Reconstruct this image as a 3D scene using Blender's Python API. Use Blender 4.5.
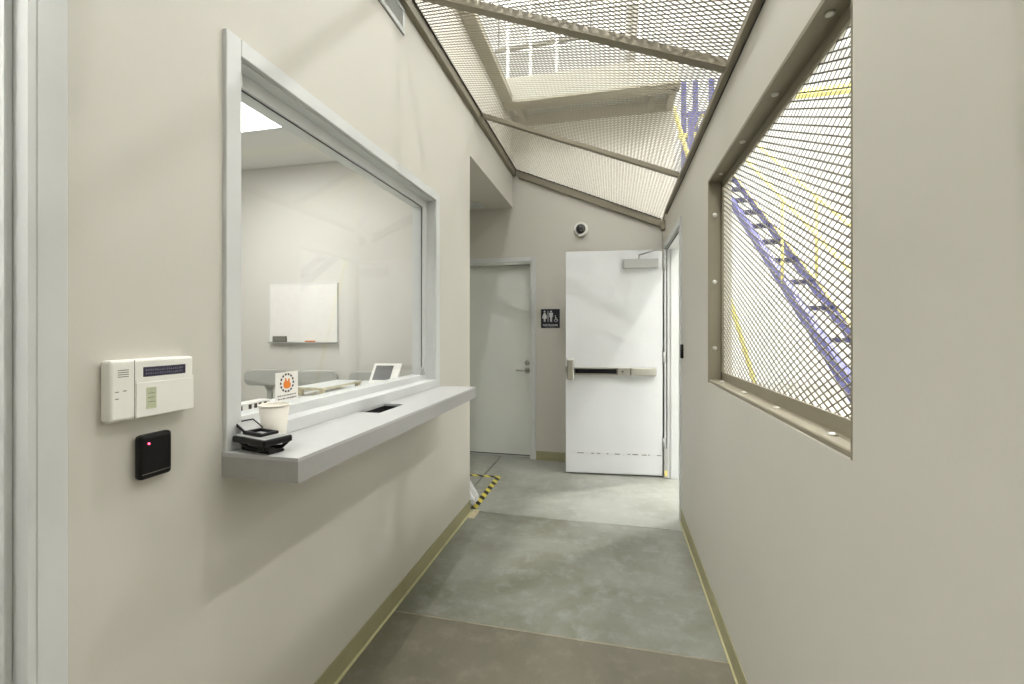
import bpy, bmesh, math, random
import numpy as np
from mathutils import Vector, Matrix
random.seed(4)
for o in list(bpy.data.objects): bpy.data.objects.remove(o)
scene = bpy.context.scene
COL = scene.collection
H = 1.4
PI = math.pi
R = math.radians

# ------------------------------------------------------------------ camera, world, light, exposure
cam = bpy.data.cameras.new('camera'); camo = bpy.data.objects.new('camera', cam); COL.objects.link(camo)
camo.location = (0, 0, H); camo.rotation_euler = (R(90), 0, math.atan(101.5/440))
cam.sensor_width = 36; cam.lens = 36*440/1024; cam.shift_y = -11/1024; cam.clip_start = .02
scene.camera = camo
w = bpy.data.worlds.new('world'); scene.world = w; w.use_nodes = True
w.node_tree.nodes['Background'].inputs[0].default_value = (.9, .95, 1, 1)
w.node_tree.nodes['Background'].inputs[1].default_value = .6
vs = scene.view_settings
vs.view_transform = 'Standard'; vs.look = 'None'; vs.gamma = 1; vs.use_curve_mapping = False
vs.exposure = 0.15
LAMP_POWER = 110       # each warehouse high bay, downward, W
LAMP_SIZE = .12
UPLIGHT_POWER = 400   # upward fill added to each lamp to brighten the roof, W
OFFICE_POWER = 19
# high bay positions (x, y); all hang at z = HB_Z
HB_Z = 5.6
# x, y, downward share, upward share, label; rear, overhead and deck lamps are unseen, added as fill
HIGH_BAYS = [(.2, 10.6, .5, .1, 'lamp added unseen behind the restroom block to brighten the far wall'), (2.6, 1.9, 1.15, .0, 'lamp nearest the corridor, beside the mesh window'), (-.45, 1.0, 1.3, 1.2, 'lamp added unseen above the corridor to even out the walls'), (2.6, 5.6, 2.0, .15, 'lamp above the stair foot'),
             (2.6, -1.8, .4, .1, 'lamp behind the viewpoint'), (5.6, 3.8, .8, .2, 'far right lamp of the front row'), (5.6, 7.6, .6, .5, 'far right lamp of the rear row'),
             (-1.2, -1.9, 1.6, .9, 'lamp over the near end of the corridor'), (-3.4, 1.6, .6, 2.3, 'lamp added unseen over the office roof deck to light the right wall'), (-3.4, 5.4, .6, 1.0, 'lamp added unseen over the rear of the roof deck as fill')]

# ------------------------------------------------------------------ materials
def lin(r, g, b):
    f = lambda c: (c/255/12.92) if c/255 <= .04045 else ((c/255+.055)/1.055)**2.4
    return (f(r), f(g), f(b), 1)
def mat(name, col, rough=.5, metal=0, var=.0, vscale=6, bump=.0, bscale=60, emit=None, estr=0, col2=None, coat=0, spec=.5):
    m = bpy.data.materials.new(name); m.use_nodes = True
    nt = m.node_tree; b = nt.nodes['Principled BSDF']
    b.inputs['Base Color'].default_value = col; b.inputs['Roughness'].default_value = rough
    b.inputs['Metallic'].default_value = metal; b.inputs['Coat Weight'].default_value = coat
    b.inputs['Specular IOR Level'].default_value = spec
    tc = nt.nodes.new('ShaderNodeTexCoord')
    if var or col2:
        n = nt.nodes.new('ShaderNodeTexNoise'); n.inputs['Scale'].default_value = vscale; n.inputs['Detail'].default_value = 5
        nt.links.new(tc.outputs['Object'], n.inputs['Vector'])
        mx = nt.nodes.new('ShaderNodeMix'); mx.data_type = 'RGBA'
        mx.inputs[6].default_value = col
        mx.inputs[7].default_value = col2 or tuple([c*(1-var) for c in col[:3]]+[1])
        cr = nt.nodes.new('ShaderNodeValToRGB'); cr.color_ramp.elements[0].position = .35; cr.color_ramp.elements[1].position = .7
        nt.links.new(n.outputs['Fac'], cr.inputs[0]); nt.links.new(cr.outputs[0], mx.inputs[0])
        nt.links.new(mx.outputs[2], b.inputs['Base Color'])
    if bump:
        n2 = nt.nodes.new('ShaderNodeTexNoise'); n2.inputs['Scale'].default_value = bscale; n2.inputs['Detail'].default_value = 3
        nt.links.new(tc.outputs['Object'], n2.inputs['Vector'])
        bp = nt.nodes.new('ShaderNodeBump'); bp.inputs['Strength'].default_value = bump; bp.inputs['Distance'].default_value = .004
        nt.links.new(n2.outputs['Fac'], bp.inputs['Height']); nt.links.new(bp.outputs[0], b.inputs['Normal'])
    if emit:
        b.inputs['Emission Color'].default_value = emit; b.inputs['Emission Strength'].default_value = estr
    return m
M = {}
M['wall'] = mat('beige_paint', lin(208, 205, 195), .5, var=.04, vscale=1.2, bump=.05, bscale=90)
M['white_paint'] = mat('white_frame_paint', lin(213, 215, 214), .38, var=.03, vscale=9)
M['door_white'] = mat('white_door_paint', lin(219, 221, 222), .4, var=.03, vscale=3, bump=.05, bscale=40)
M['door_grey'] = mat('pale_grey_green_door_paint', lin(226, 230, 223), .45, var=.03, vscale=3)
M['base'] = mat('olive_cove_base', lin(160, 156, 120), .5, var=.1, vscale=9)
M['caulk'] = mat('pale_yellow_caulk', lin(196, 192, 150), .6, var=.12, vscale=14)
M['brown'] = mat('taupe_steel_paint', lin(138, 131, 112), .45, var=.06, vscale=8, bump=.08, bscale=150)
M['mesh'] = mat('taupe_expanded_steel', lin(130, 124, 107), .42, var=.08, vscale=20)
M['counter'] = mat('grey_counter_laminate', lin(186, 187, 187), .3, var=.02, vscale=18)
M['counter_edge'] = mat('brushed_grey_laminate', lin(164, 163, 161), .33, var=.04, vscale=30)
M['black'] = mat('black_plastic', (.004, .004, .005, 1), .34, var=.2, vscale=30, spec=.3)
M['darkhole'] = mat('black_tray_lining', (.01, .01, .01, 1), .7, var=.2, vscale=30)
M['rubber'] = mat('black_gasket_rubber', (.02, .02, .02, 1), .6, var=.2, vscale=30)
M['keypad'] = mat('off_white_plastic', lin(240, 239, 232), .45, var=.02, vscale=20)
M['keyline'] = mat('shadow_grey_plastic', lin(120, 118, 110), .6, var=.1, vscale=40)
M['lcd'] = mat('dark_violet_display', lin(62, 58, 78), .15, var=.2, vscale=90)
M['lcdtext'] = mat('pale_violet_segments', lin(150, 148, 168), .4, var=.1, vscale=90)
M['paperlabel'] = mat('green_tinted_paper_label', lin(196, 202, 170), .7, var=.12, vscale=140)
M['led'] = mat('red_led', (.8, .02, .06, 1), .3, var=.05, emit=(1, .05, .12, 1), estr=9)
M['paper'] = mat('white_paper', lin(238, 236, 230), .7, var=.03, vscale=30)
M['cup'] = mat('cream_paper_cup', lin(233, 229, 218), .6, var=.02, vscale=30)
M['orange'] = mat('orange_print', lin(228, 130, 40), .6, var=.1, vscale=200)
M['ink'] = mat('dark_ink', lin(62, 50, 48), .6, var=.1, vscale=100)
M['greyink'] = mat('grey_ink', lin(120, 118, 118), .6, var=.1, vscale=100)
M['chrome'] = mat('satin_steel', lin(190, 188, 182), .28, 1, var=.1, vscale=30)
M['nickel'] = mat('satin_nickel_hardware', lin(188, 185, 176), .35, .85, var=.06, vscale=25)
M['closer'] = mat('aluminium_closer_paint', lin(178, 179, 177), .4, .3, var=.04, vscale=20)
M['wood'] = mat('pale_birch_plywood', lin(216, 206, 176), .6, col2=lin(196, 184, 150), vscale=40)
M['chair'] = mat('warm_grey_moulded_plastic', lin(172, 172, 166), .45, var=.06, vscale=12)
M['tabscreen'] = mat('grey_screen', lin(112, 112, 112), .2, var=.05, vscale=20)
M['signnavy'] = mat('navy_black_sign_plastic', lin(22, 24, 38), .4, var=.1, vscale=30)
M['signwhite'] = mat('white_sign_print', lin(225, 226, 230), .5, var=.02, vscale=30)
M['smoke'] = mat('smoked_camera_dome', (.012, .012, .014, 1), .06, var=.1, vscale=10, coat=1)
M['blue'] = mat('blue_steel_paint', lin(92, 94, 158), .45, var=.15, vscale=10)
M['tread'] = mat('dark_blue_tread_grip', lin(58, 58, 92), .7, var=.4, vscale=40)
M['yellow'] = mat('safety_yellow_paint', lin(236, 225, 140), .45, var=.1, vscale=10)
M['whwhite'] = mat('white_warehouse_sheeting', lin(240, 241, 240), .6, var=.03, vscale=1)
M['whfloor'] = mat('pale_warehouse_concrete', lin(196, 196, 188), .5, var=.12, vscale=1.2)
M['fascia'] = mat('grey_deck_fascia_paint', lin(170, 168, 157), .55, var=.06, vscale=3)
M['boltm'] = mat('zinc_bolt_head', lin(208, 206, 198), .3, .4, var=.1, vscale=60)
M['bag'] = mat('white_plastic_film', lin(240, 240, 242), .35, var=.03, vscale=30)
M['lens'] = mat('lamp_diffuser', (1, 1, 1, 1), .5, var=.01, emit=(1, .99, .97, 1), estr=14)
M['panellens'] = mat('office_panel_diffuser', (1, 1, 1, 1), .5, var=.01, emit=(1, .99, .97, 1), estr=6)
M['lamphouse'] = mat('white_lamp_housing', lin(230, 230, 228), .5, var=.02, vscale=10)
M['officewall'] = mat('office_cream_paint', lin(214, 212, 204), .6, var=.03, vscale=1.5, bump=.1, bscale=120)
M['officeceil'] = mat('office_white_ceiling', lin(226, 226, 222), .7, var=.02, vscale=2, bump=.1, bscale=80)

def concrete(name, c1, c2, c3):
    m = bpy.data.materials.new(name); m.use_nodes = True; nt = m.node_tree; b = nt.nodes['Principled BSDF']
    N = nt.nodes.new; L = nt.links.new
    tc = N('ShaderNodeTexCoord')
    n1 = N('ShaderNodeTexNoise'); n1.inputs['Scale'].default_value = 1.6; n1.inputs['Detail'].default_value = 9; n1.inputs['Roughness'].default_value = .65; n1.inputs['Distortion'].default_value = .5
    n2 = N('ShaderNodeTexNoise'); n2.inputs['Scale'].default_value = 9; n2.inputs['Detail'].default_value = 8; n2.inputs['Roughness'].default_value = .7
    n3 = N('ShaderNodeTexNoise'); n3.inputs['Scale'].default_value = 5; n3.inputs['Detail'].default_value = 3
    n4 = N('ShaderNodeTexVoronoi'); n4.inputs['Scale'].default_value = 2.6
    for n in (n1, n2, n3, n4): L(tc.outputs['Object'], n.inputs['Vector'])
    r1 = N('ShaderNodeValToRGB'); r1.color_ramp.elements[0].position = .36; r1.color_ramp.elements[1].position = .64
    L(n1.outputs['Fac'], r1.inputs[0])
    a = N('ShaderNodeMix'); a.data_type = 'RGBA'; a.inputs[6].default_value = c1; a.inputs[7].default_value = c2; L(r1.outputs[0], a.inputs[0])
    r2 = N('ShaderNodeValToRGB'); r2.color_ramp.elements[0].position = .5; r2.color_ramp.elements[1].position = .72; r2.color_ramp.elements[1].color = (.75, .75, .75, 1)
    L(n2.outputs['Fac'], r2.inputs[0])
    c = N('ShaderNodeMix'); c.data_type = 'RGBA'; L(a.outputs[2], c.inputs[6]); c.inputs[7].default_value = c3; L(r2.outputs[0], c.inputs[0])
    # small dark specks
    r3 = N('ShaderNodeValToRGB'); r3.color_ramp.elements[0].position = .0; r3.color_ramp.elements[1].position = .035
    r3.color_ramp.elements[0].color = (.45, .45, .42, 1); r3.color_ramp.elements[1].color = (1, 1, 1, 1)
    L(n4.outputs['Distance'], r3.inputs[0])
    d = N('ShaderNodeMix'); d.data_type = 'RGBA'; d.blend_type = 'MULTIPLY'; d.inputs[0].default_value = 1
    L(c.outputs[2], d.inputs[6]); L(r3.outputs[0], d.inputs[7]); L(d.outputs[2], b.inputs['Base Color'])
    rr = N('ShaderNodeMapRange'); rr.inputs[3].default_value = .28; rr.inputs[4].default_value = .5; L(n3.outputs['Fac'], rr.inputs[0]); L(rr.outputs[0], b.inputs['Roughness'])
    bp = N('ShaderNodeBump'); bp.inputs['Strength'].default_value = .12; bp.inputs['Distance'].default_value = .003
    L(n2.outputs['Fac'], bp.inputs['Height']); L(bp.outputs[0], b.inputs['Normal'])
    return m
M['slab_grey'] = concrete('grey_polished_concrete', lin(144, 145, 136), lin(112, 112, 98), lin(156, 158, 153))
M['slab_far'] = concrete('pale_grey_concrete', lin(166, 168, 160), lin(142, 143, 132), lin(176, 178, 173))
M['slab_warm'] = concrete('warm_taupe_concrete', lin(122, 117, 103), lin(106, 102, 87), lin(134, 130, 118))
M['jointpale'] = mat('pale_joint_filler', lin(160, 154, 136), .8, var=.25, vscale=12)
M['joint'] = mat('joint_filler', lin(98, 96, 86), .8, var=.2, vscale=20)

def glass_mat():
    m = bpy.data.materials.new('clear_window_glass'); m.use_nodes = True; nt = m.node_tree
    for n in list(nt.nodes): nt.nodes.remove(n)
    out = nt.nodes.new('ShaderNodeOutputMaterial'); mx = nt.nodes.new('ShaderNodeMixShader')
    tr = nt.nodes.new('ShaderNodeBsdfTransparent'); gl = nt.nodes.new('ShaderNodeBsdfGlossy'); fr = nt.nodes.new('ShaderNodeLayerWeight'); fr.inputs[0].default_value = .5
    tr.inputs[0].default_value = (.985, .992, .988, 1); gl.inputs['Roughness'].default_value = .02
    pw = nt.nodes.new('ShaderNodeMath'); pw.operation = 'POWER'; pw.inputs[1].default_value = 5
    ma = nt.nodes.new('ShaderNodeMath'); ma.operation = 'MULTIPLY_ADD'; ma.inputs[1].default_value = .9; ma.inputs[2].default_value = .035
    nt.links.new(fr.outputs['Facing'], pw.inputs[0]); nt.links.new(pw.outputs[0], ma.inputs[0])
    nt.links.new(ma.outputs[0], mx.inputs[0]); nt.links.new(tr.outputs[0], mx.inputs[1]); nt.links.new(gl.outputs[0], mx.inputs[2]); nt.links.new(mx.outputs[0], out.inputs[0])
    return m
M['glass'] = glass_mat()
def tape_mat():
    m = bpy.data.materials.new('black_yellow_hazard_tape'); m.use_nodes = True; nt = m.node_tree; b = nt.nodes['Principled BSDF']
    N = nt.nodes.new; L = nt.links.new
    tc = N('ShaderNodeTexCoord'); mp = N('ShaderNodeVectorMath'); mp.operation = 'DOT_PRODUCT'; mp.inputs[1].default_value = (8.4, 8.4, 0)
    L(tc.outputs['Object'], mp.inputs[0])
    fr = N('ShaderNodeMath'); fr.operation = 'FRACT'; L(mp.outputs['Value'], fr.inputs[0])
    gt = N('ShaderNodeMath'); gt.operation = 'GREATER_THAN'; gt.inputs[1].default_value = .52; L(fr.outputs[0], gt.inputs[0])
    mx = N('ShaderNodeMix'); mx.data_type = 'RGBA'; mx.inputs[6].default_value = lin(226, 212, 84); mx.inputs[7].default_value = lin(48, 46, 34)
    L(gt.outputs[0], mx.inputs[0]); L(mx.outputs[2], b.inputs['Base Color']); b.inputs['Roughness'].default_value = .5
    return m
M['tape'] = tape_mat()

# ------------------------------------------------------------------ geometry helpers
class MB:
    def __init__(s): s.bm = bmesh.new()
    def box(s, x0, x1, y0, y1, z0, z1, bev=0, seg=1, T=None):
        vs_ = [(x, y, z) for x in (x0, x1) for y in (y0, y1) for z in (z0, z1)]
        v = [s.bm.verts.new(T @ Vector(p) if T else p) for p in vs_]
        fs = [s.bm.faces.new([v[i] for i in q]) for q in ((0, 1, 3, 2), (4, 6, 7, 5), (0, 4, 5, 1), (2, 3, 7, 6), (0, 2, 6, 4), (1, 5, 7, 3))]
        if bev:
            es = list({e for f in fs for e in f.edges})
            bmesh.ops.bevel(s.bm, geom=es, offset=bev, segments=seg, affect='EDGES', profile=.5)
        return s
    def tube(s, pts, r, n=10, r2=None, cap=True):
        pts = [Vector(p) for p in pts]; rings = []
        up = Vector((0, 0, 1))
        for i, p in enumerate(pts):
            t = (pts[min(i+1, len(pts)-1)]-pts[max(i-1, 0)]).normalized()
            a = t.cross(up)
            if a.length < 1e-3: a = t.cross(Vector((1, 0, 0)))
            a.normalize(); b = t.cross(a)
            rr = r if r2 is None else r+(r2-r)*i/(len(pts)-1)
            rings.append([s.bm.verts.new(p+rr*(a*math.cos(2*PI*k/n)+b*math.sin(2*PI*k/n))) for k in range(n)])
        for A, B in zip(rings, rings[1:]):
            for k in range(n):
                f = s.bm.faces.new((A[k], A[(k+1) % n], B[(k+1) % n], B[k])); f.smooth = True
        if cap:
            s.bm.faces.new(rings[0]); s.bm.faces.new(rings[-1][::-1])
        return s
    def lathe(s, prof, c=(0, 0, 0), n=32, axis='z', T=None):
        rings = []
        for r, h in prof:
            ring = []
            for k in range(n):
                a = 2*PI*k/n; p = Vector((r*math.cos(a), r*math.sin(a), h))
                if axis == 'x': p = Vector((p.z, p.x, p.y))
                if axis == 'y': p = Vector((p.x, p.z, p.y))
                p = p+Vector(c)
                ring.append(s.bm.verts.new(T @ p if T else p))
            rings.append(ring)
        for A, B in zip(rings, rings[1:]):
            for k in range(n):
                f = s.bm.faces.new((A[k], A[(k+1) % n], B[(k+1) % n], B[k])); f.smooth = True
        s.bm.faces.new(rings[0][::-1]); s.bm.faces.new(rings[-1])
        return s
    def prism(s, pts, h0, h1, f):
        """2D outline pts; f(u, v, h) -> 3D"""
        A = [s.bm.verts.new(f(u, v, h0)) for u, v in pts]; B = [s.bm.verts.new(f(u, v, h1)) for u, v in pts]
        s.bm.faces.new(A[::-1]); s.bm.faces.new(B)
        for i in range(len(pts)):
            j = (i+1) % len(pts); s.bm.faces.new((A[i], A[j], B[j], B[i]))
        return s
def world_of(o):
    m = o.matrix_basis.copy()
    while o.parent: o = o.parent; m = o.matrix_basis @ m
    return m
def obj(name, mb, m, parent=None, local=False, bevel=0, smooth=False, kind=None, label=None):
    bm = mb.bm
    bmesh.ops.recalc_face_normals(bm, faces=bm.faces)
    if parent and not local: bm.transform(world_of(parent).inverted())
    me = bpy.data.meshes.new(name); bm.to_mesh(me); bm.free()
    me.materials.append(M[m] if isinstance(m, str) else m)
    o = bpy.data.objects.new(name, me); COL.objects.link(o)
    if parent: o.parent = parent
    if bevel:
        md = o.modifiers.new('edge', 'BEVEL'); md.width = bevel; md.segments = 2; md.limit_method = 'ANGLE'; md.angle_limit = R(50)
    if kind: o['kind'] = kind
    if label: o['label'] = label
    return o
def thing(name, label, cat, loc=(0, 0, 0), rz=0, group=None):
    o = bpy.data.objects.new(name, None); COL.objects.link(o); o.location = loc; o.rotation_euler = (0, 0, rz)
    o.empty_display_size = .05; o['label'] = label; o['category'] = cat
    if group: o['group'] = group
    return o
def struct(name, loc=(0, 0, 0), label=None):
    o = bpy.data.objects.new(name, None); COL.objects.link(o); o.location = loc; o['kind'] = 'structure'
    if label: o['label'] = label
    return o
def copy_tree(o, parent=None):
    c = o.copy(); COL.objects.link(c); c.parent = parent
    for ch in list(o.children): copy_tree(ch, c)
    return c
def holes(mb, plane, a0, a1, u0, u1, z0, z1, hs):
    """wall slab with rectangular holes: plane 'x' = slab between x=a0..a1, running along y (u)"""
    us = sorted({u0, u1, *[h[0] for h in hs], *[h[1] for h in hs]}); zs = sorted({z0, z1, *[h[2] for h in hs], *[h[3] for h in hs]})
    us = [u for u in us if u0 <= u <= u1]; zs = [z for z in zs if z0 <= z <= z1]
    solid = {}
    for i in range(len(us)-1):
        for j in range(len(zs)-1):
            cu, cz = (us[i]+us[i+1])/2, (zs[j]+zs[j+1])/2
            solid[i, j] = not any(h[0] < cu < h[1] and h[2] < cz < h[3] for h in hs)
    P = (lambda a, u, z: (a, u, z)) if plane == 'x' else (lambda a, u, z: (u, a, z))
    cache = {}
    def V(a, u, z):
        k = (a, u, z)
        if k not in cache: cache[k] = mb.bm.verts.new(P(a, u, z))
        return cache[k]
    for (i, j), s in solid.items():
        if not s: continue
        A, B, C_, D = us[i], us[i+1], zs[j], zs[j+1]
        mb.bm.faces.new((V(a0, A, C_), V(a0, B, C_), V(a0, B, D), V(a0, A, D)))
        mb.bm.faces.new((V(a1, A, C_), V(a1, A, D), V(a1, B, D), V(a1, B, C_)))
        if not solid.get((i-1, j)): mb.bm.faces.new((V(a0, A, C_), V(a0, A, D), V(a1, A, D), V(a1, A, C_)))
        if not solid.get((i+1, j)): mb.bm.faces.new((V(a0, B, C_), V(a1, B, C_), V(a1, B, D), V(a0, B, D)))
        if not solid.get((i, j-1)): mb.bm.faces.new((V(a0, A, C_), V(a1, A, C_), V(a1, B, C_), V(a0, B, C_)))
        if not solid.get((i, j+1)): mb.bm.faces.new((V(a0, A, D), V(a0, B, D), V(a1, B, D), V(a1, A, D)))
    return mb

# ------------------------------------------------------------------ setting: floor
XL, XR, YB, YN, XA = -1.082, .485, 4.73, -1.6, -2.1
JY1, JY2, JX = 2.015, 3.27, -1.227
fl = obj('floor', MB().box(-7, 7, -4, 13, -.2, -.012), 'joint'); fl['kind'] = 'structure'
g = .004
def slab(x0, x1, y0, y1, m, label=None):
    return obj('concrete_slab', MB().box(x0, x1, y0, y1, -.06, 0, bev=.003), m, fl, label=label)
slab(-1.30, XR+.1, YN-.1, JY1-g, 'slab_warm', 'warm taupe concrete slab')
slab(-1.30, XR+.1, JY1+g, JY2-g, 'slab_grey', 'mottled grey concrete slab')
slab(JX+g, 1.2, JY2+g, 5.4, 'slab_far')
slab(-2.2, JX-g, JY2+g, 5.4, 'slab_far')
obj('joint_strip', MB().box(XL, XR, JY1-.0035, JY1+.0035, -.011, -.0005), 'jointpale', fl)
slab(.585+g, 7, -4, JY2-g, 'whfloor'); slab(1.2+g, 7, JY2+g, 13, 'whfloor'); slab(-2.2, 1.2-g, 5.4+g, 13, 'whfloor')
slab(-4.2, -1.30-g, -.8, JY2-g, 'whfloor')

# ------------------------------------------------------------------ setting: walls
ZS = 2.76     # soffit / office ceiling height
ZD = 3.70     # underside of the mezzanine deck
wl = obj('wall_left', holes(MB(), 'x', XL-.10, XL, YN, 3.24, 0, ZD, [(-.33, .614, -1, 2.16), (1.085, 2.555, H-.345, H+.81)]), 'wall'); wl['kind'] = 'structure'
obj('alcove_header', MB().box(XL-.10, XL, 3.24, YB, ZS, ZD), 'wall', wl)
wa = obj('wall_alcove', MB().box(XA-.1, XA, 3.24, YB, 0, ZS), 'wall'); wa['kind'] = 'structure'
ca = obj('ceiling_alcove', MB().box(XA-.1, XL-.10, 3.24, YB, ZS, ZS+.08), 'wall'); ca['kind'] = 'structure'
wb = obj('wall_back', holes(MB(), 'y', YB, YB+.12, XA-.1, .60, 0, ZD, [(-1.80, -.87, -1, 2.155)]), 'wall'); wb['kind'] = 'structure'
wbs = obj('block_side_wall', MB().box(.50, .60, YB+.12, 8.5, 0, ZD), 'wall', wb)
RZ = H+1.15
wr = obj('wall_right', holes(MB(), 'x', XR, XR+.115, YN, YB, 0, RZ, [(1.052, 2.49, H-.27, H+.79), (3.47, 4.425, -1, H+.79)]), 'wall'); wr['kind'] = 'structure'
wn = obj('wall_near', MB().box(-1.2, XR+.115, YN-.1, YN, 0, ZD), 'wall'); wn['kind'] = 'structure'
# office shell
wo = obj('wall_office', MB().box(-4.1, XL-.10, 3.12, 3.24, 0, ZS), 'officewall'); wo['kind'] = 'structure'
obj('office_near_wall', MB().box(-4.1, XL-.10, .72, .80, 0, ZS), 'officewall', wo)
obj('office_side_wall', MB().box(-4.1, -4.0, .80, 3.12, 0, ZS), 'officewall', wo)
co = obj('ceiling_office', MB().box(-4.1, XL-.10, .72, 3.24, ZS, ZS+.08), 'officeceil'); co['kind'] = 'structure'
bk = obj('wall_store', MB().box(-2.5, -2.4, -.7, .72, 0, ZS), 'officewall'); bk['kind'] = 'structure'
obj('store_near_wall', MB().box(-2.5, XL-.10, -.8, -.7, 0, ZS), 'officewall', bk)
obj('store_far_lining', MB().box(-2.4, XL-.101, .708, .7195, 0, ZS), 'officeceil', bk)
cst = obj('ceiling_store', MB().box(-2.5, XL-.10, -.8, .7195, ZS, ZS+.08), 'officeceil'); cst['kind'] = 'structure'

# base boards (cove base with a pale toe line)
def base(name, x0, x1, y0, y1, side):
    o = obj(name, MB().box(x0, x1, y0, y1, 0, .095, bev=.002), 'base'); o['kind'] = 'structure'
    return o
b1 = base('baseboard_left', XL, XL+.005, .678, 3.245, 1)
obj('toe_line', MB().box(XL+.004, XL+.017, .678, 3.258, 0, .008, bev=.002), 'caulk', b1)
obj('return_end', MB().box(XL-.1, XL+.005, 3.24, 3.245, 0, .095), 'base', b1)
b2 = base('baseboard_right', XR-.005, XR, YN, 3.42, -1)
obj('toe_line', MB().box(XR-.013, XR-.004, YN, 3.42, 0, .008, bev=.002), 'caulk', b2)
b3 = base('baseboard_back', -.82, XR, YB-.005, YB, 1)
obj('toe_line', MB().box(-.82, XR, YB-.016, YB-.004, 0, .006), 'base', b3)
b4 = base('baseboard_alcove', XA, -1.85, YB-.005, YB, 1)

# ------------------------------------------------------------------ warehouse around the corridor
wf = struct('wall_warehouse')
obj('far_wall', MB().box(-7, 7, 13, 13.1, 0, 8.4), 'whwhite', wf)
obj('right_wall', MB().box(7, 7.1, -4, 13, 0, 8.4), 'whwhite', wf)
obj('left_wall', MB().box(-7.1, -7, -4, 13, 0, 8.4), 'whwhite', wf)
obj('rear_wall', MB().box(-7, 7, -4.1, -4, 0, 8.4), 'whwhite', wf)
for k in range(16):
    z = 3.9+k*.29
    obj('siding_rib', MB().box(-7, .7, 12.93, 13, z, z+.05), 'fascia', wf)
cw = struct('ceiling_warehouse')
obj('roof_sheet', MB().box(-7, 7, -4, 13, 8.4, 8.5), 'whwhite', cw)
for k in range(11):
    y = -3+k*1.5
    obj('purlin', MB().box(-7, 7, y, y+.08, 8.22, 8.4), 'whwhite', cw)
for x in (-3.6, .4, 4.4):
    obj('roof_beam', MB().box(x-.1, x+.1, -4, 13, 8.0, 8.22), 'fascia', cw)

# mezzanine deck above the offices, L shaped
dk = struct('ceiling_mezzanine')
XD, YD = -.972, 4.23
obj('deck_slab', MB().box(-6.9, XD-.10, -3.9, YD, ZD+.002, ZD+.05), 'fascia', dk)
obj('deck_slab', MB().box(-6.9, XD-.10, YD, 8.5, ZD+.002, ZD+.20), 'fascia', dk)
obj('deck_slab', MB().box(XD-.1, .58, YD+.1, 8.5, ZD+.10, ZD+.20), 'fascia', dk)
obj('edge_beam', MB().box(XD-.11, XD, -3.9, YD+.1, ZD-.03, ZD+.035, bev=.004), 'brown', dk, label='taupe steel edge beam')
obj('edge_beam', MB().box(XD-.1, .58, YD, YD+.07, ZD-.03, ZD+.20, bev=.004), 'fascia', dk)
obj('beam_flange', MB().box(XD-.1, .60, YD-.004, YD+.15, ZD-.05, ZD-.03), 'brown', dk)
obj('end_joist', MB().box(.52, .58, YD+.07, 4.86, ZD-.05, ZD+.2), 'brown', dk)
obj('wall_plate', MB().box(XD-.1, .58, YB-.035, YB, ZD-.06, ZD+.05), 'brown', dk)
for x in (-.97, .34):
    obj('joist', MB().box(x, x+.05, YD+.07, YB, ZD-.04, ZD+.10), 'brown', dk)
# guard rail on the deck
def post_set(root, pts, top, m, r=.022):
    for p in pts: obj('post', MB().box(p[0]-r, p[0]+r, p[1]-r, p[1]+r, p[2], top), m, root)
gr = thing('guard_rail', 'white post and rail barrier on the mezzanine edge above the mesh ceiling', 'railing', (0, YD+.05, ZD+.22))
post_set(gr, [(-1.03, YD+.05, ZD+.195), (-.80, YD+.05, ZD+.195), (-.54, YD+.05, ZD+.195), (.24, YD+.05, ZD+.195)], ZD+1.3, 'whwhite', .014)
obj('top_rail', MB().box(-1.06, .5, YD+.03, YD+.07, ZD+1.30, ZD+1.34), 'whwhite', gr)
obj('middle_rail', MB().box(-1.06, .5, YD+.04, YD+.06, ZD+.78, ZD+.80), 'whwhite', gr)

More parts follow.
